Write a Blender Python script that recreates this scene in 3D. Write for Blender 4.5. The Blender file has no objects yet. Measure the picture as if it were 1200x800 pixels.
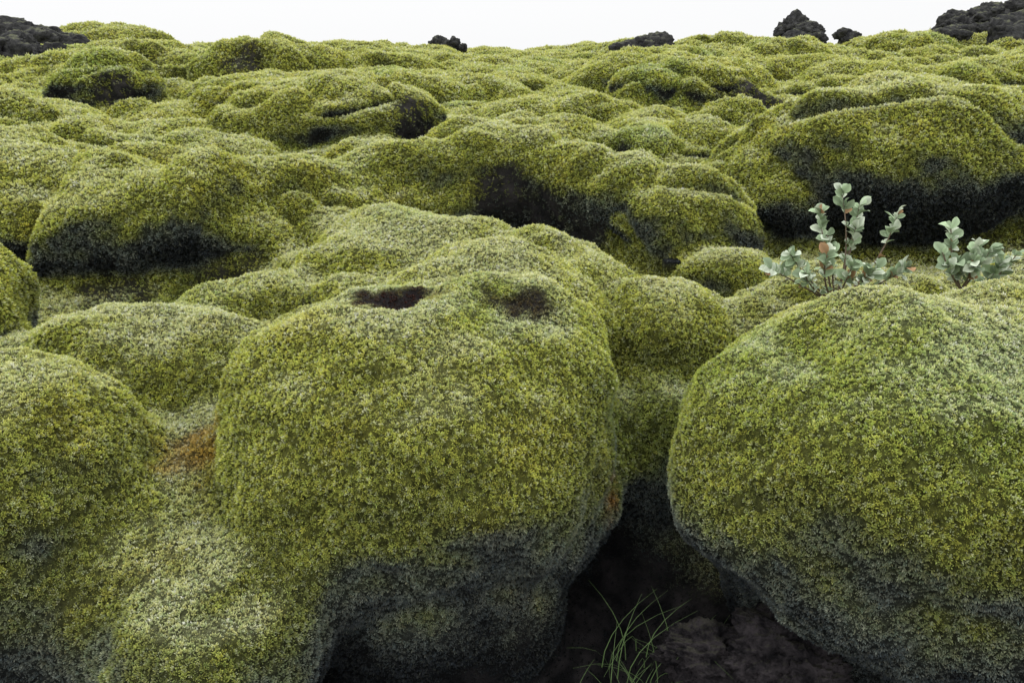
import bpy, bmesh, math, time
import numpy as np
from mathutils import Vector
T0=time.time()
rng=np.random.default_rng(7)
S=bpy.context.scene
# ------------------------------------------------------------------ noise
def _h(ix,iy,iz):
    h=(ix.astype(np.uint32)*np.uint32(374761393))^(iy.astype(np.uint32)*np.uint32(668265263))^(iz.astype(np.uint32)*np.uint32(2147483647-58))
    h=(h^(h>>np.uint32(13)))*np.uint32(1274126177)
    h=(h^(h>>np.uint32(15)))*np.uint32(2246822519)
    h=h^(h>>np.uint32(16))
    return h.astype(np.float32)/np.float32(4294967295.0)
def vn(P,s=1.0,off=0.0):
    Q=P*s+off+1000.0
    I=np.floor(Q).astype(np.int64); F=(Q-I).astype(np.float32); U=F*F*(3-2*F)
    r=0
    for a in (0,1):
        for b in (0,1):
            for c in (0,1):
                w=(U[:,0] if a else 1-U[:,0])*(U[:,1] if b else 1-U[:,1])*(U[:,2] if c else 1-U[:,2])
                r=r+w*_h(I[:,0]+a,I[:,1]+b,I[:,2]+c)
    return r*2-1
def fbm(P,s,o=3,off=0.0):
    r=0;a=1;t=0
    for i in range(o):
        r=r+a*vn(P,s*2.03**i,off+i*17.3);t+=a;a*=.5
    return r/t
def sstep(a,b,x):
    t=np.clip((x-a)/(b-a),0,1);return t*t*(3-2*t)
def warp(P):
    far=sstep(3.3,5.0,P[:,1]);A=.035+.20*far
    w=np.stack([fbm(P,.95,2,311.),fbm(P,.95,2,347.),.45*fbm(P,.95,2,383.)],1)
    return P+w*A[:,None]
# ------------------------------------------------------------------ terrain definition
GY=[-5,0,1.6,2.2,2.8,3.3,4,6,8,12,16,25,35,45,60,500]
GZ=[-.66,-.66,-.66,-.56,-.14,.28,.40,.54,.78,1.06,1.24,1.68,1.90,1.93,1.7,1.7]
def g(x,y):
    z=np.interp(y,GY,GZ)
    z=z+.55*np.exp(-((x-15)/4.5)**2-((y-26)/6)**2)+.30*np.exp(-((x+12)/4)**2-((y-22)/5)**2)
    z=z-.30*np.exp(-((x-.45)/.20)**2-((y-2.6)/.45)**2)
    return z
# group, x,y,z, rx,ry,rz, boxiness
L=[
('A',-.33,2.74,.29,.73,.70,.56,1),('A',-.03,2.86,.38,.47,.54,.50,1),('A',-.58,2.62,.16,.46,.58,.45,.95),
('A',-.01,2.82,.12,.50,.52,.46,1),
('A',-.20,2.84,-.08,.58,.56,.58,1),('A',-.27,2.66,-.28,.52,.56,.5,1),
('g',-.18,3.42,.46,.60,.62,.42,1),('g',-.65,3.45,.36,.5,.5,.38,1),
('B',1.31,2.38,.32,.82,.70,.57,.97),('B',2.0,2.5,.36,.85,.75,.58,.95),('B',1.6,2.46,-.05,.85,.60,.55,1),('B',1.80,2.38,-.22,.80,.62,.5,1),
('D',-1.84,2.36,.14,.68,.66,.50,.92),('D',-1.8,2.36,-.1,.66,.6,.5,1),('D',-.92,2.02,-.12,.36,.42,.38,.95),('D',-1.30,2.28,-.08,.5,.46,.42,1),
('g',-1.6,3.3,.10,.9,.6,.5,1),('g',-1.12,2.80,-.04,.46,.6,.40,1),
('g',-1.25,3.75,.42,.5,.35,.27,1),
('G',-2.62,3.45,.58,.42,.5,.4,1),
('H',-2.3,5.1,.68,1.05,.9,.50,.95),('H',-1.35,5.2,.62,.75,.8,.43,1),('H',-3.35,5.3,.72,.8,.9,.48,1),
('g',-.5,4.3,.50,.80,.65,.36,1),('g',.12,3.98,.44,.58,.6,.37,1),('g',-1.5,4.5,.30,.6,.6,.25,1),
('J',0,5.6,.82,.50,.52,.42,.95),('J',-.7,5.5,.70,.7,.6,.40,1),
('K',1.0,4.95,.70,.58,.50,.37,.95),('K',.5,5.25,.72,.43,.45,.36,1),
('M',2.62,5.7,.97,.96,.9,.57,.92),('M',1.9,5.85,.7,.6,.8,.45,1),
('g',4.7,6.8,1.0,.8,.9,.6,1),
('g',1.13,4.3,.42,.33,.28,.2,1),
('g',.72,3.62,.22,.5,.5,.42,1),('g',.60,3.22,.05,.34,.42,.34,1),('g',1.6,3.62,.28,.8,.45,.42,1),('g',2.6,3.75,.32,.8,.5,.4,1),
('O',-1.9,8.3,1.08,1.15,.85,.47,.95),('g',-2.6,7.7,.72,.9,.6,.34,1),('g',-3.2,7.0,.82,1.1,.7,.42,1),('g',-4.5,7.4,.9,1.0,.8,.45,1),
('g',.1,7.4,.85,.9,.7,.40,1),('g',1.4,7.3,.84,.8,.6,.34,1),('g',-1.0,6.8,.68,.7,.5,.36,1),('g',.9,6.5,.62,.8,.5,.3,1),
('Q',2.2,11.2,1.24,1.1,.9,.52,.95),('g',1.6,10.4,.95,.8,.6,.3,1),('g',-5.4,11.2,1.3,.8,.8,.45,1),
('g',-4.2,14.8,1.42,1.5,1.3,.72,1),('g',-6.4,15.5,1.4,1.3,1.4,.6,1),('g',-2.4,15.6,1.38,1.3,1.2,.5,1),
('g',4.6,12.2,1.2,.6,.5,.34,1),('g',3.7,8.6,.88,.9,.7,.38,1),('g',5.8,9.6,.98,1.1,.9,.45,1),
('g',.6,10.0,1.0,1.2,.8,.35,1),('g',-.6,12.2,1.12,1.1,.9,.37,1),('g',-3.1,10.6,1.1,.9,.7,.38,1),
('g',-7.0,9.2,1.1,1.0,.9,.4,1),('g',7.4,12.4,1.3,1.2,1.,.45,1),
]
base=list(L);rl=[]
r2=np.random.default_rng(21)
def inside(x,y,r,k):
    for e in base:
        if ((x-e[1])/(e[4]*.8+r*.4))**2+((y-e[2])/(e[5]*.8+r*.4))**2<1: return True
    for (a,b,c) in rl:
        if (x-a)**2+(y-b)**2<((c+r)*k)**2: return True
    return False
for i in range(12000):
    y=5.0+ (r2.random()**.8)*48; x=(r2.random()*2-1)*(y*.9+2)
    big=r2.random()<.3
    s=(.55+.030*min(y,24)+.35*r2.random()) if big else (.20+.012*min(y,25)+.30*r2.random())
    if inside(x,y,s,.57): continue
    rl.append((x,y,s))
    zz=float(g(np.array(x),np.array(y)))
    hh=s*(.32+.32*r2.random())
    L.append(('g',x,y,zz+.0*hh-(.1 if y>26 else 0)*s,s*(1+.6*r2.random()),s*(.8+.5*r2.random()),hh,1))
PITS=[(-.46,2.74,.20,.05),(.06,2.72,.15,.050),(-.02,3.72,.2,.08),(-1.0,3.45,.16,.08)]
# collapsed hollows scattered over the lava field
HOL=[]
r3=np.random.default_rng(5)
for e in L:
    if e[2]>6 and e[2]<26 and r3.random()<.20 and e[0]=='g' and abs(e[1])<.8*e[2]:
        HOL.append((e[1]+e[4]*r3.uniform(-.7,.7),e[2]-e[5]*r3.uniform(.45,.85),e[4]*r3.uniform(.22,.42)))
def noise_disp(P):
    d=.080*fbm(P,1.5,2,3.)+.062*fbm(P,3.4,2,9.)+.022*fbm(P,9.,2,31.)
    # folds where the moss blanket sags between buried blocks
    fo=(1-np.abs(fbm(P,1.25,2,611.)))**6
    d=d-(.03+.11*sstep(3.4,4.6,P[:,1]))*fo
    wob=.35*fbm(P,7.,2,501.)
    for (x,y,r,dp) in PITS:
        q=np.sqrt(((P[:,0]-x)/1.5)**2+((P[:,1]-y)*1.2)**2)/r+wob
        d=d-dp*(1-sstep(.1,1.2,q))*(P[:,2]>.3)
    for (x,y,r) in HOL:
        q=np.sqrt(((P[:,0]-x)/1.3)**2+(P[:,1]-y)**2)/r+wob
        d=d-.7*r*(1-sstep(.2,1.1,q))
    return d
# ------------------------------------------------------------------ near volume
X0,X1,Y0,Y1,YE,ZB=-10.,10.,-1.0,13.,14.4,-1.4
nx,ny=200,154
xs=np.linspace(X0,X1,nx);ys=np.linspace(Y0,YE,ny)
XX,YY=np.meshgrid(xs,ys,indexing='ij')
ZZ=g(XX,YY)
P2=np.stack([XX.ravel(),YY.ravel(),ZZ.ravel()*0],1)
top=np.stack([XX.ravel(),YY.ravel(),ZZ.ravel()+.07*fbm(P2,.9,2,5.)],1)
bot=top.copy();bot[:,2]=ZB
V=np.concatenate([top,bot]);N=nx*ny
idx=np.arange(N).reshape(nx,ny)
F=[]
a=idx[:-1,:-1].ravel();b=idx[1:,:-1].ravel();c=idx[1:,1:].ravel();d=idx[:-1,1:].ravel()
F.append(np.stack([a,b,c,d],1));F.append(np.stack([d+N,c+N,b+N,a+N],1))
def side(l):
    p=l[:-1];q=l[1:];return np.stack([p,p+N,q+N,q],1)
F.append(side(idx[:,0]));F.append(side(idx[::-1,-1]));F.append(side(idx[0,::-1]));F.append(side(idx[-1,:]))
Fq=np.concatenate(F)
bm=bmesh.new();bmesh.ops.create_icosphere(bm,subdivisions=4,radius=1)
SV=np.array([v.co[:] for v in bm.verts]);SF=np.array([[v.index for v in f.verts] for f in bm.faces]);bm.free()
allV=[V];fq=[list(map(int,r)) for r in Fq];off=len(V)
for e in L:
    if e[2]-e[5]>Y1+.3 or abs(e[1])>9.5: continue
    p=np.sign(SV)*np.abs(SV)**e[7]
    p=p*np.array(e[4:7])+np.array(e[1:4])
    allV.append(p);fq+= (SF+off).tolist();off+=len(p)
allV=np.concatenate(allV)
me=bpy.data.meshes.new('tmp');me.from_pydata(allV.tolist(),[],fq);me.update()
ob=bpy.data.objects.new('tmp',me);S.collection.objects.link(ob)
m=ob.modifiers.new('r','REMESH');m.mode='VOXEL';m.voxel_size=.03
m=ob.modifiers.new('s','SMOOTH');m.factor=.5;m.iterations=17
dg=bpy.context.evaluated_depsgraph_get();ev=ob.evaluated_get(dg);em=ev.to_mesh()
nv=len(em.vertices);nco=np.empty(nv*3,np.float32);em.vertices.foreach_get('co',nco);nco=nco.reshape(-1,3)
nno=np.empty(nv*3,np.float32);em.vertices.foreach_get('normal',nno);nno=nno.reshape(-1,3)
lv=np.empty(len(em.loops),np.int32);em.loops.foreach_get('vertex_index',lv)
nfq=lv.reshape(-1,4)
ev.to_mesh_clear();bpy.data.objects.remove(ob)
fc0=nco[nfq].mean(1)
nq0=nco.copy()
nco=warp(nco)+nno*noise_disp(nco)[:,None]
fc=nco[nfq].mean(1)
keep=(fc0[:,2]>ZB+.15)&(fc0[:,0]>X0+.1)&(fc0[:,0]<X1-.1)&(fc0[:,1]<Y1)&(fc0[:,1]>Y0+.1)
nfq=nfq[keep];fc=fc[keep];fc0=fc0[keep]
def vnormals(co,fq):
    a=co[fq[:,2]]-co[fq[:,0]];b=co[fq[:,3]]-co[fq[:,1]]
    n=np.cross(a,b);vn_=np.zeros_like(co)
    for k in range(4):
        for j in range(3): vn_[:,j]+=np.bincount(fq[:,k],n[:,j],len(co))
    l=np.linalg.norm(vn_,axis=1);return vn_/np.maximum(l,1e-9)[:,None], np.linalg.norm(n,axis=1)*.5
# ------------------------------------------------------------------ far sheet
rr=[9.0]
while rr[-1]<62: rr.append(rr[-1]*1.0062)
while rr[-1]<600: rr.append(rr[-1]*1.08)
rr=np.array(rr);th=np.arange(-1.15,1.15,.0042)
RR,TH=np.meshgrid(rr,th,indexing='ij')
FX=RR*np.sin(TH);FY=RR*np.cos(TH)
FZ=g(FX,FY);fx=FX.ravel();fy=FY.ravel();fz=FZ.ravel()
fz=fz+.07*fbm(np.stack([fx,fy,fx*0],1),.9,2,5.)
for e in L:
    if e[2]<8: continue
    dd=((fx-e[1])/e[4])**2+((fy-e[2])/e[5])**2
    k=np.where(dd<1)[0]
    t=e[3]+e[6]*np.sqrt(1-dd[k])
    h=np.clip(.5+.5*(t-fz[k])/.12,0,1)
    fz[k]=fz[k]*(1-h)+t*h+.12*h*(1-h)
far=np.stack([fx,fy,fz],1)
i2=np.arange(len(fx)).reshape(RR.shape)
ffq=np.stack([i2[:-1,:-1].ravel(),i2[:-1,1:].ravel(),i2[1:,1:].ravel(),i2[1:,:-1].ravel()],1)
fn,_=vnormals(far,ffq)
if fn[:,2].mean()<0: ffq=ffq[:,::-1].copy();fn=-fn
inn=(far[:,1]<Y1-.2)&(np.abs(far[:,0])<X1-.3)
ffc0=far[ffq].mean(1);fq0=far.copy()
far=warp(far)+fn*(noise_disp(far)*1.1)[:,None]
far[inn,2]-=.45
# ------------------------------------------------------------------ colour model
C=lambda *a:np.array(a,np.float32)
BR=C(.49,.515,.112);MI=C(.36,.385,.078);DE=C(.21,.235,.072);PA=C(.62,.65,.38);FR=C(.62,.66,.50);GR=C(.165,.188,.162);DK=C(.042,.048,.052)
OR=C(.42,.20,.04);BN=C(.075,.034,.026)
# places where the lava shows through: x,y,z,r,amount
ROCK=[(-.05,5.10,.82,.28,.95),(.25,5.05,.74,.30,.95),(.5,4.95,.62,.25,.9),(1.55,4.75,.7,.2,.85),(-1.6,4.4,.35,.3,.8),(-2.2,4.3,.3,.3,.8),
(-.95,7.8,1.08,.42,.95),(3.1,10.7,1.2,.6,.95),(3.2,5.0,.45,.4,.9),(-4.4,13.8,1.75,.45,.9),(-5.0,10.6,1.35,.4,.95),(2.6,7.9,.95,.25,.8),(3.8,5.2,.4,.5,.9),(-.02,3.80,.82,.12,.7),(-1.0,3.48,.60,.13,.7)]
def model(P,n,P0):
    nz=n[:,2];dist=np.linalg.norm(P[:,:2],axis=1)
    a=fbm(P,2.2,3,50.);b=fbm(P,7.,2,70.);c=fbm(P,22.,2,90.)
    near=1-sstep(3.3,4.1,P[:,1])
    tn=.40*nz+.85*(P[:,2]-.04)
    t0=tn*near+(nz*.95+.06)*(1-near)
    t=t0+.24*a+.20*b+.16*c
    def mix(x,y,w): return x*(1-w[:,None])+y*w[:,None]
    col=np.tile(DK,(len(P),1))  # grey moss on undersides, with their shade also put into the colour
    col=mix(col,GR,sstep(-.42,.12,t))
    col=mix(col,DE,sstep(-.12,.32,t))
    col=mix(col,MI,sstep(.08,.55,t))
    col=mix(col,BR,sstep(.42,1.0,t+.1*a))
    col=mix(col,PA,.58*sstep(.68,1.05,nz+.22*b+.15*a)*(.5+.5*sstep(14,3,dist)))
    w=sstep(.1,.7,fbm(P,1.1,2,120.));col=mix(col,col*C(.85,.93,.98),w)
    w=sstep(.15,.8,fbm(P,4.,2,130.));col=mix(col,col*C(1.09,1.02,.9),w)
    def sph(x,y,z,r): return np.sqrt(((P-C(x,y,z))**2).sum(1))/r
    o=sph(-1.12,2.58,.33,.2)+.6*b+.7*c;col=mix(col,OR,.55*(1-sstep(.1,1.0,o)))
    o=sph(.42,2.58,.10,.13)+.5*c;col=mix(col,OR*.7,.8*(1-sstep(.3,1.0,o)))
    rk=np.zeros(len(P),np.float32)
    for (x,y,z,r,am) in ROCK:
        q=sph(x,y,z,r);rk=np.maximum(rk,am*(1-sstep(.45,1.05,q+.35*b+.35*c)))
    for (x,y,r) in HOL:
        q=np.sqrt(((P0[:,0]-x)/1.3)**2+(P0[:,1]-y)**2)/r
        rk=np.maximum(rk,.92*(1-sstep(.3,.85,q+.3*b+.25*c)))
    q=np.sqrt(((P0[:,0]+.46)/1.4)**2+(P0[:,1]-2.77)**2)/.155+.6*c+.4*b;w=(1-sstep(.40,1.0,q))*(P[:,2]>.5)
    col=mix(col,BN,w);rk=np.maximum(rk,w*.72)
    q=np.sqrt(((P0[:,0]-.06)/1.6)**2+(P0[:,1]-2.74)**2)/.11+.6*c;w=(1-sstep(.3,1.0,q))*(P[:,2]>.5)
    col=mix(col,BN,w*.85);rk=np.maximum(rk,w*.6)
    lim=np.where(dist>6.5,.05,-9.)
    rk=np.maximum(rk,sstep(0,.2,lim-nz+.15*b+.1*c)*.7)
    gul=(1-sstep(2.9,3.3,P[:,1]))*(1-sstep(-.36,-.10,P[:,2]+.12*b))  # bare gully floor; its deep shade is put into the colour by height
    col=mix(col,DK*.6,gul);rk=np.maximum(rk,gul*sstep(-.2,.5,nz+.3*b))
    return col,rk,dist
# ------------------------------------------------------------------ materials
def newmat(n):
    m=bpy.data.materials.new(n);m.use_nodes=True;nt=m.node_tree;return m,nt,nt.nodes['Principled BSDF']
def moss_base_mat():
    m,nt,b=newmat('moss_ground');N=nt.nodes;K=nt.links.new
    at=N.new('ShaderNodeAttribute');at.attribute_name='mcol'
    ar=N.new('ShaderNodeAttribute');ar.attribute_name='rock'
    tc=N.new('ShaderNodeTexCoord')
    n1=N.new('ShaderNodeTexNoise');n1.inputs['Scale'].default_value=55;n1.inputs['Detail'].default_value=5;K(tc.outputs['Object'],n1.inputs['Vector'])
    r1=N.new('ShaderNodeMapRange');r1.inputs[1].default_value=.35;r1.inputs[2].default_value=.7;r1.inputs[3].default_value=.35;r1.inputs[4].default_value=1.15;K(n1.outputs['Fac'],r1.inputs[0])
    mu=N.new('ShaderNodeVectorMath');mu.operation='SCALE';K(at.outputs['Color'],mu.inputs[0]);K(r1.outputs[0],mu.inputs['Scale'])
    n2=N.new('ShaderNodeTexNoise');n2.inputs['Scale'].default_value=9;n2.inputs['Detail'].default_value=8;K(tc.outputs['Object'],n2.inputs['Vector'])
    cr=N.new('ShaderNodeValToRGB');cr.color_ramp.elements[0].position=.38;cr.color_ramp.elements[0].color=(.008,.008,.009,1);cr.color_ramp.elements[1].position=.85;cr.color_ramp.elements[1].color=(.065,.058,.058,1);K(n2.outputs['Fac'],cr.inputs[0])
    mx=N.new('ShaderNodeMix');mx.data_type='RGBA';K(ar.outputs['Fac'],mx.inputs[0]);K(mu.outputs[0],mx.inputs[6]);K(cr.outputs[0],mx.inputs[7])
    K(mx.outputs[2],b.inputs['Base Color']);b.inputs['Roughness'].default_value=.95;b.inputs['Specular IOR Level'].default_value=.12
    n3=N.new('ShaderNodeTexNoise');n3.inputs['Scale'].default_value=24;n3.inputs['Detail'].default_value=9;n3.inputs['Roughness'].default_value=.7;K(tc.outputs['Object'],n3.inputs['Vector'])
    bp=N.new('ShaderNodeBump');bp.inputs['Strength'].default_value=1;bp.inputs['Distance'].default_value=.09;K(n3.outputs['Fac'],bp.inputs['Height']);K(bp.outputs[0],b.inputs['Normal'])
    return m
def tuft_mat(name='moss_tips'):
    m,nt,b=newmat(name);N=nt.nodes;K=nt.links.new
    at=N.new('ShaderNodeAttribute');at.attribute_name='mcol'
    K(at.outputs['Color'],b.inputs['Base Color']);b.inputs['Roughness'].default_value=.8;b.inputs['Specular IOR Level'].default_value=.1
    tr=N.new('ShaderNodeBsdfTranslucent');K(at.outputs['Color'],tr.inputs['Color'])
    ms=N.new('ShaderNodeMixShader');ms.inputs[0].default_value=.2;K(b.outputs[0],ms.inputs[1]);K(tr.outputs[0],ms.inputs[2]);K(ms.outputs[0],N['Material Output'].inputs[0])
    return m
MB=moss_base_mat();MT=tuft_mat()
def mkmesh(name,co,faces,cols=None,rock=None,mat=None,smooth=True):
    me=bpy.data.meshes.new(name);nf,k=faces.shape
    me.vertices.add(len(co));me.vertices.foreach_set('co',np.ascontiguousarray(co,np.float32).ravel())
    me.loops.add(nf*k);me.loops.foreach_set('vertex_index',np.ascontiguousarray(faces,np.int32).ravel())
    me.polygons.add(nf);me.polygons.foreach_set('loop_start',np.arange(0,nf*k,k,dtype=np.int32))
    me.update(calc_edges=True)
    me.polygons.foreach_set('use_smooth',np.full(nf,smooth))
    if cols is not None:
        at=me.attributes.new('mcol','FLOAT_COLOR','POINT')
        c4=np.ones((len(co),4),np.float32);c4[:,:3]=cols;at.data.foreach_set('color',c4.ravel())
    if rock is not None:
        at=me.attributes.new('rock','FLOAT','POINT');at.data.foreach_set('value',rock.astype(np.float32))
    if mat: me.materials.append(mat)
    return me
def mkobj(name,me,parent=None):
    o=bpy.data.objects.new(name,me);S.collection.objects.link(o)
    if parent: o.parent=parent
    return o
# ------------------------------------------------------------------ tufts
def tufts(co,vno,fq,area,cols,rock,nb,dens_mul=1.):
    fcn=co[fq].mean(1);dist=np.linalg.norm(fcn[:,:2],axis=1);d3=np.linalg.norm(fcn-C(0,0,1.6),axis=1)
    vis=(np.abs(fcn[:,0])<.85*fcn[:,1]+.9)&(fcn[:,1]>.9)&(dist<48)
    rk=rock[fq].mean(1)
    rho=20000*np.minimum(1,(2.7/np.maximum(d3,.5)))**1.62*dens_mul
    ex=rho*area*vis*(1-.9*rk)
    cnt=np.floor(ex+rng.random(len(ex))).astype(int)
    fi=np.repeat(np.arange(len(fq)),cnt);n=len(fi)
    if n==0: return None
    u=rng.random((n,1));v=rng.random((n,1))
    q=fq[fi]
    bl=lambda A:(A[q[:,0]]*(1-u)*(1-v)+A[q[:,1]]*u*(1-v)+A[q[:,2]]*u*v+A[q[:,3]]*(1-u)*v)
    P=bl(co);Nn=bl(vno);Nn/=np.linalg.norm(Nn,axis=1)[:,None]
    col=bl(cols);dd=d3[fi];rkk=rk[fi]
    sc=(np.maximum(dd,2.7)/2.7)**.80
    cl=vn(P,64.,200.)*.65+vn(P,27.,210.)*.4     # shoots stand in small cushions
    P=P+Nn*(.005*cl*sc)[:,None]
    up=C(0,0,1);Nn=Nn+up*.2+rng.normal(size=Nn.shape)*.15;Nn/=np.linalg.norm(Nn,axis=1)[:,None]
    ref=np.where(np.abs(Nn[:,[2]])<.9,C(0,0,1)[None],C(1,0,0)[None])
    T=np.cross(Nn,ref);T/=np.linalg.norm(T,axis=1)[:,None];B=np.cross(Nn,T)
    ln=.0086*sc*(.65+.6*rng.random(n))*np.clip(1+.4*cl,.45,1.5)
    wd=.0017*sc*(.8+.5*rng.random(n))
    phi0=rng.random(n)*6.283
    br=np.exp(.18*rng.standard_normal(n)+.38*cl)
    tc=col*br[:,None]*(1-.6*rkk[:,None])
    hue=rng.standard_normal((n,1))*.05;tc=tc*np.concatenate([1+hue,1+0*hue,1-hue],1)
    pale=(rng.random(n)<.18);tc[pale]=tc[pale]*.55+ (tc[pale].sum(1)/1.0)[:,None]*FR*.45
    VV=[];CC=[]
    for k in range(nb):
        ph=phi0+k*2.4+.4*rng.standard_normal(n)
        tilt=.10+1.0*(k/max(nb-1,1))+.15*rng.standard_normal(n)
        rad=np.cos(ph)[:,None]*T+np.sin(ph)[:,None]*B
        tg=-np.sin(ph)[:,None]*T+np.cos(ph)[:,None]*B
        D=Nn*np.cos(tilt)[:,None]+rad*np.sin(tilt)[:,None]
        lk=(ln*(.75+.5*rng.random(n)))[:,None]
        b0=P-Nn*.002
        midp=b0+D*lk*.62
        tip=b0+D*lk+Nn*lk*.12
        w=wd[:,None]*tg
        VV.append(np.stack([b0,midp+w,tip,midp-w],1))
        cb=tc*.10;cm=tc*.85;ct=tc*1.4  # near-black bases paint the shade in the gaps between shoots
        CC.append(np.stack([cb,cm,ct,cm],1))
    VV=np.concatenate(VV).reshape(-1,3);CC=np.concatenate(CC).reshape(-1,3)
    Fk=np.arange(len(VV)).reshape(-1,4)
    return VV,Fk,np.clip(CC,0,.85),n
def build(name,co,vno,fq,area,cols,rock,nb,child='moss_tufts'):
    used,inv=np.unique(fq,return_inverse=True);f2=inv.reshape(fq.shape)
    c2=co[used];n2=vno[used];k2=cols[used];r2_=rock[used]
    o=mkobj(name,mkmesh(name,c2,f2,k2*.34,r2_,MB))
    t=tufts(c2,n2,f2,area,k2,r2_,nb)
    if t:
        VV,Fk,CC,n=t
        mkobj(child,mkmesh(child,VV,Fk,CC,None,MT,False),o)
    return o
vno,area=vnormals(nco,nfq)
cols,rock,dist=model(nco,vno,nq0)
grp=np.full(len(nfq),-1);best=np.full(len(nfq),1.12)
names=['A','B','D','G','H','J','K','M','O','Q']
for e in L:
    if e[0]=='g': continue
    k0=np.sqrt((((fc0-C(*e[1:4]))/C(*e[4:7]))**2).sum(1))
    w=k0<best;best[w]=k0[w];grp[w]=names.index(e[0])
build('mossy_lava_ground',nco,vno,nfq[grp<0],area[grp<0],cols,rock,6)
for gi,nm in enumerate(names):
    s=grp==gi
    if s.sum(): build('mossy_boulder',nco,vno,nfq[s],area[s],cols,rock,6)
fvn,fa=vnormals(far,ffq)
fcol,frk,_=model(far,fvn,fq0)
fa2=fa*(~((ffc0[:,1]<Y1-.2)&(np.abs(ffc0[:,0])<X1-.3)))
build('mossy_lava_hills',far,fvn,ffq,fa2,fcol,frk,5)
# ------------------------------------------------------------------ lava rocks
def rock_mat(name,dark,lite,mossy=.6,sc=5,bd=.12):
    m,nt,b=newmat(name);N=nt.nodes;K=nt.links.new
    tc=N.new('ShaderNodeTexCoord');n2=N.new('ShaderNodeTexNoise');n2.inputs['Scale'].default_value=sc;n2.inputs['Detail'].default_value=10;n2.inputs['Roughness'].default_value=.68;K(tc.outputs['Object'],n2.inputs['Vector'])
    cr=N.new('ShaderNodeValToRGB');E=cr.color_ramp.elements;E[0].position=.38;E[0].color=(*dark,1);E[1].position=.72;E[1].color=(*lite,1)
    K(n2.outputs['Fac'],cr.inputs[0])
    ge=N.new('ShaderNodeNewGeometry');sx=N.new('ShaderNodeSeparateXYZ');K(ge.outputs['Normal'],sx.inputs[0])
    ad=N.new('ShaderNodeMath');ad.operation='ADD';K(sx.outputs['Z'],ad.inputs[0]);K(n2.outputs['Fac'],ad.inputs[1])
    mr=N.new('ShaderNodeMapRange');mr.inputs[1].default_value=1.3;mr.inputs[2].default_value=1.5;mr.inputs[4].default_value=mossy;K(ad.outputs[0],mr.inputs[0])
    mx=N.new('ShaderNodeMix');mx.data_type='RGBA';K(mr.outputs[0],mx.inputs[0]);K(cr.outputs[0],mx.inputs[6]);mx.inputs[7].default_value=(.13,.14,.07,1)
    K(mx.outputs[2],b.inputs['Base Color']);b.inputs['Roughness'].default_value=.95;b.inputs['Specular IOR Level'].default_value=.2
    bp=N.new('ShaderNodeBump');bp.inputs['Distance'].default_value=bd;K(n2.outputs['Fac'],bp.inputs['Height']);K(bp.outputs[0],b.inputs['Normal'])
    return m
MR=rock_mat('dark_lava',(.016,.016,.018),(.09,.09,.085));MR2=rock_mat('grey_lava',(.010,.009,.011),(.125,.108,.112),.25,16,.10)
bm=bmesh.new();bmesh.ops.create_icosphere(bm,subdivisions=6,radius=1)
SV5=np.array([v.co[:] for v in bm.verts]);SF5=np.array([[v.index for v in f.verts] for f in bm.faces]);bm.free()
def rockpile(lumps,seed,mat=None,hi=False,smin=.22,smax=.55):
    VV=[];FF=[];off=0;rg=np.random.default_rng(seed);V0,F0=(SV5,SF5) if hi else (SV,SF)
    for (x,y,z,rx,ry,rz,n) in lumps:
        for j in range(n):
            s=rg.uniform(smin,smax)
            q=rg.normal(size=3);q/=np.linalg.norm(q);q*=rg.random()**.5*.85
            p=V0.copy();o=rg.random(3)*50
            r=1+.45*fbm(p+o,1.5,2)+.45*(1-np.abs(fbm(p+o,3.0,3,7.)))-.35+.22*fbm(p+o,8.,3)
            if hi: r=r+.12*(1-np.abs(fbm(p+o,12.,3,77.)))+.08*fbm(p+o,30.,2,91.)
            rad=np.array([rx,ry,max(rz,.7*rx)])
            p=p*r[:,None]*rad*s*(.8+.5*rg.random(3))
            VV.append(p+np.array([x,y,z])+q*np.array([rx,ry,rz]));FF.append(F0+off);off+=len(p)
    return mkobj('lava_rock',mkmesh('lava_rock',np.concatenate(VV),np.concatenate(FF),None,None,mat or MR,True))
rockpile([(-13.2,21,2.35,1.2,.8,.5,20),(-12.1,21,2.2,1.0,.8,.45,20),(-11,20,1.98,1.0,.6,.38,16),(-10.7,18,1.90,.8,.5,.30,16),(-9.7,18,1.74,.7,.4,.24,12)],1,smax=.44)
rockpile([(-2.7,31,2.38,.6,.4,.22,9),(-1.9,31,2.38,.4,.3,.22,6)],2)
rockpile([(3.5,23,2.0,.8,.5,.26,14)],3)
rockpile([(8.4,25.3,2.46,.72,.5,.50,24)],4)
rockpile([(12.3,24,2.30,.8,.5,.3,16),(13.2,25,2.65,.9,.5,.4,22),(14.0,25,2.9,.9,.6,.5,28),(15.2,25,3.15,1.0,.7,.6,30),(14.0,23,2.45,1.2,.5,.32,24)],5,smax=.45)
rockpile([(6.6,28,2.3,.45,.3,.24,7)],6)
rockpile([(11.0,28,2.5,.6,.3,.2,8)],7)
rockpile([(.92,2.17,-.28,.32,.18,.13,10),(1.3,2.05,-.30,.4,.2,.15,10)],9,MR2,True,.2,.5)
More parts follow.
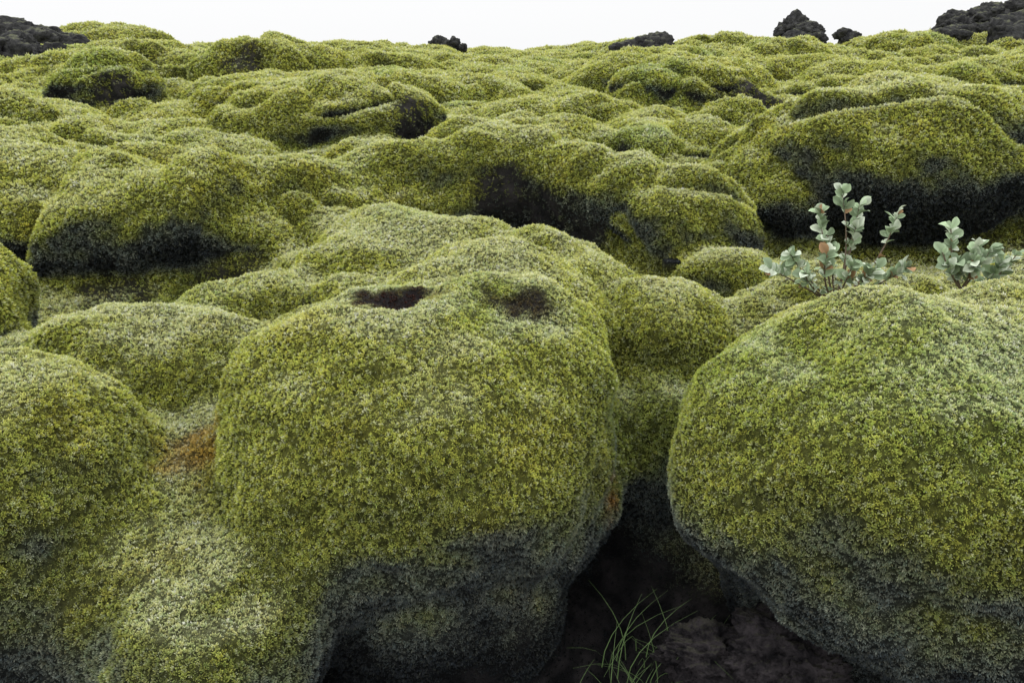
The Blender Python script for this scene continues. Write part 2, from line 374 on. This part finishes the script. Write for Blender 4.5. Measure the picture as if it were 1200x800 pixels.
# ------------------------------------------------------------------ willow shrubs
leafm=tuft_mat('willow_leaf');stemm,nt,b=newmat('willow_stem');b.inputs['Base Color'].default_value=(.14,.10,.07,1);b.inputs['Roughness'].default_value=.8
def tube(path,r0,r1,VV,FF,off,n=6):
    path=np.array(path,float);k=len(path)
    for i in range(k):
        t=path[min(i+1,k-1)]-path[max(i-1,0)];t/=np.linalg.norm(t)
        u=np.cross(t,[.3,.9,.1]);u/=np.linalg.norm(u);w=np.cross(t,u);r=r0+(r1-r0)*i/(k-1)
        for j in range(n):
            a=j*6.283/n;VV.append(path[i]+r*(math.cos(a)*u+math.sin(a)*w))
    for i in range(k-1):
        for j in range(n): FF.append([off+i*n+j,off+i*n+(j+1)%n,off+(i+1)*n+(j+1)%n,off+(i+1)*n+j])
    return off+k*n
def shrub(root,tips,seed,name='willow_shrub',lsz=.056):
    rg=np.random.default_rng(seed);root=np.array(root,float)
    SVv=[];SFf=[];off=0;LV=[];LF=[];LC=[];lo=0
    def leaf(p,d,sz):
        nonlocal lo
        d=d/np.linalg.norm(d);up=np.array([0,-.5,1.])+rg.normal(size=3)*.5;s=np.cross(d,up);s/=np.linalg.norm(s);nn=np.cross(s,d)
        cf=rg.uniform(.55,1.2);cl=np.array([.42,.54,.34])*cf
        if rg.random()<.30: cl=np.array([.64,.71,.56])
        if rg.random()<.04: cl=np.array([.42,.26,.14])
        prof=[(0,.03),(.2,.2),(.45,.31),(.68,.32),(.86,.21),(1,.03)]
        cv=rg.uniform(.0,.25)
        for (t,w) in prof:
            z=cv*math.sin(t*2.6)
            for sgn in (-1,0,1):
                LV.append(p+d*t*sz+s*sgn*w*sz+nn*(z+ (.16 if sgn else 0)*w*2)*sz)
                LC.append(cl*(.72 if sgn==0 else 1.))
        for i in range(5):
            for j in range(2):
                a=lo+i*3+j;LF.append([a,a+1,a+4,a+3])
        lo+=18
    for tip in tips:
        tip=np.array(tip,float);mid=(root+tip)/2+rg.normal(size=3)*.025+np.array([(tip[0]-root[0])*.2,0,-.02])
        pts=[root*(1-t)**2+2*mid*t*(1-t)+tip*t*t for t in np.linspace(0,1,8)]
        off=tube(pts,.005,.0022,SVv,SFf,off)
        dr=pts[-1]-pts[-3];dr/=np.linalg.norm(dr)
        for k in range(22):
            q=rg.normal(size=3);q-=dr*q.dot(dr);q/=np.linalg.norm(q)
            leaf(tip-dr*rg.uniform(0,.11),q*rg.uniform(.5,1.)+dr*rg.uniform(.2,1.),lsz*rg.uniform(.5,1.15))
        for k in range(10):
            t=rg.uniform(.35,.9);p=pts[int(t*7)];q=rg.normal(size=3);q[2]=abs(q[2]);leaf(p,q,lsz*rg.uniform(.5,.9))
    o=mkobj(name,mkmesh(name,np.array(SVv),np.array(SFf),None,None,stemm))
    mkobj('leaves',mkmesh('leaves',np.array(LV),np.array(LF),np.array(LC),None,leafm,True),o)
shrub((1.43,3.40,.61),[(1.42,3.46,1.10),(1.34,3.46,1.01),(1.50,3.44,1.05),(1.66,3.42,1.01),(1.36,3.40,.92),(1.48,3.40,.96),(1.19,3.35,.85),(1.09,3.30,.80),(1.23,3.25,.79),(1.42,3.24,.83),(1.51,3.22,.82),(1.66,3.24,.82),(1.33,3.3,.86)],3)
shrub((1.89,3.24,.72),[(1.80,3.24,.98),(1.76,3.2,.89),(1.96,3.2,.91),(2.07,3.2,.89),(1.87,3.15,.87),(1.90,3.2,.93),(2.01,3.2,.86),(1.83,3.2,.85)],5)
# ------------------------------------------------------------------ grass in the gully
gm,nt,b=newmat('grass_blade');b.inputs['Base Color'].default_value=(.09,.15,.045,1);b.inputs['Roughness'].default_value=.7
def grass(name,roots,seed,n,lmin,lmax):
    rg=np.random.default_rng(seed);VV=[];FF=[];o=0
    for i in range(n):
        r=np.array(roots[rg.integers(len(roots))])+rg.normal(size=3)*np.array([.08,.06,.01])
        a=rg.random()*6.283;h=np.array([math.cos(a),math.sin(a),0]);s=np.array([-h[1],h[0],0]);l=rg.uniform(lmin,lmax);bend=rg.uniform(.5,1.4)
        for k in range(6):
            t=k/5;p=r+h*l*bend*t*t*.8+np.array([0,0,1])*l*(t-.45*bend*t*t);w=.0018*(1-t)+.0003
            VV+= [p-s*w,p+s*w]
        for k in range(5): FF.append([o+2*k,o+2*k+1,o+2*k+3,o+2*k+2])
        o+=12
    return mkobj(name,mkmesh(name,np.array(VV),np.array(FF),None,None,gm))
grass('grass_tuft',[(.42,2.3,-.44),(.52,2.35,-.42),(.38,2.2,-.52),(.60,2.3,-.44),(.48,2.2,-.50),(.62,2.25,-.48)],1,60,.12,.36)
# ------------------------------------------------------------------ world, sun, camera
w=bpy.data.worlds.new('World');S.world=w;w.use_nodes=True;nt=w.node_tree;N=nt.nodes;K=nt.links.new
bg=N['Background'];sky=N.new('ShaderNodeTexSky');sky.sky_type='NISHITA';sky.sun_disc=False
EL,RO=math.radians(62),math.radians(-25)
sky.sun_elevation=EL;sky.sun_rotation=RO;sky.dust_density=4
hs=N.new('ShaderNodeHueSaturation');hs.inputs['Saturation'].default_value=.25;hs.inputs['Value'].default_value=.1;K(sky.outputs[0],hs.inputs['Color'])
tc=N.new('ShaderNodeTexCoord');sx=N.new('ShaderNodeSeparateXYZ');K(tc.outputs['Generated'],sx.inputs[0])
cr=N.new('ShaderNodeValToRGB');cr.color_ramp.elements[0].position=0.10;cr.color_ramp.elements[0].color=(1.06,1.065,1.075,1);cr.color_ramp.elements[1].position=1;cr.color_ramp.elements[1].color=(2.5,2.52,2.58,1);K(sx.outputs['Z'],cr.inputs[0])
mx=N.new('ShaderNodeMix');mx.data_type='RGBA';mx.inputs[0].default_value=.12;K(cr.outputs[0],mx.inputs[6]);K(hs.outputs[0],mx.inputs[7])
K(mx.outputs[2],bg.inputs[0]);bg.inputs[1].default_value=1.0
sl=bpy.data.lights.new('sun','SUN');sl.energy=1.4;sl.angle=math.radians(25);sl.color=(1,.97,.92)
so=bpy.data.objects.new('sun',sl);S.collection.objects.link(so)
dv=Vector((math.sin(RO)*math.cos(EL),math.cos(RO)*math.cos(EL),math.sin(EL)))
so.rotation_euler=dv.to_track_quat('Z','Y').to_euler()
cam=bpy.data.cameras.new('camera');cam.lens=28;cam.sensor_width=36;cam.clip_end=2000;cam.clip_start=.05
co=bpy.data.objects.new('camera',cam);S.collection.objects.link(co);co.location=(0,0,1.6);co.rotation_euler=(math.radians(90-18.9),0,0)
S.camera=co
S.view_settings.view_transform='Standard';S.view_settings.look='None';S.view_settings.exposure=0
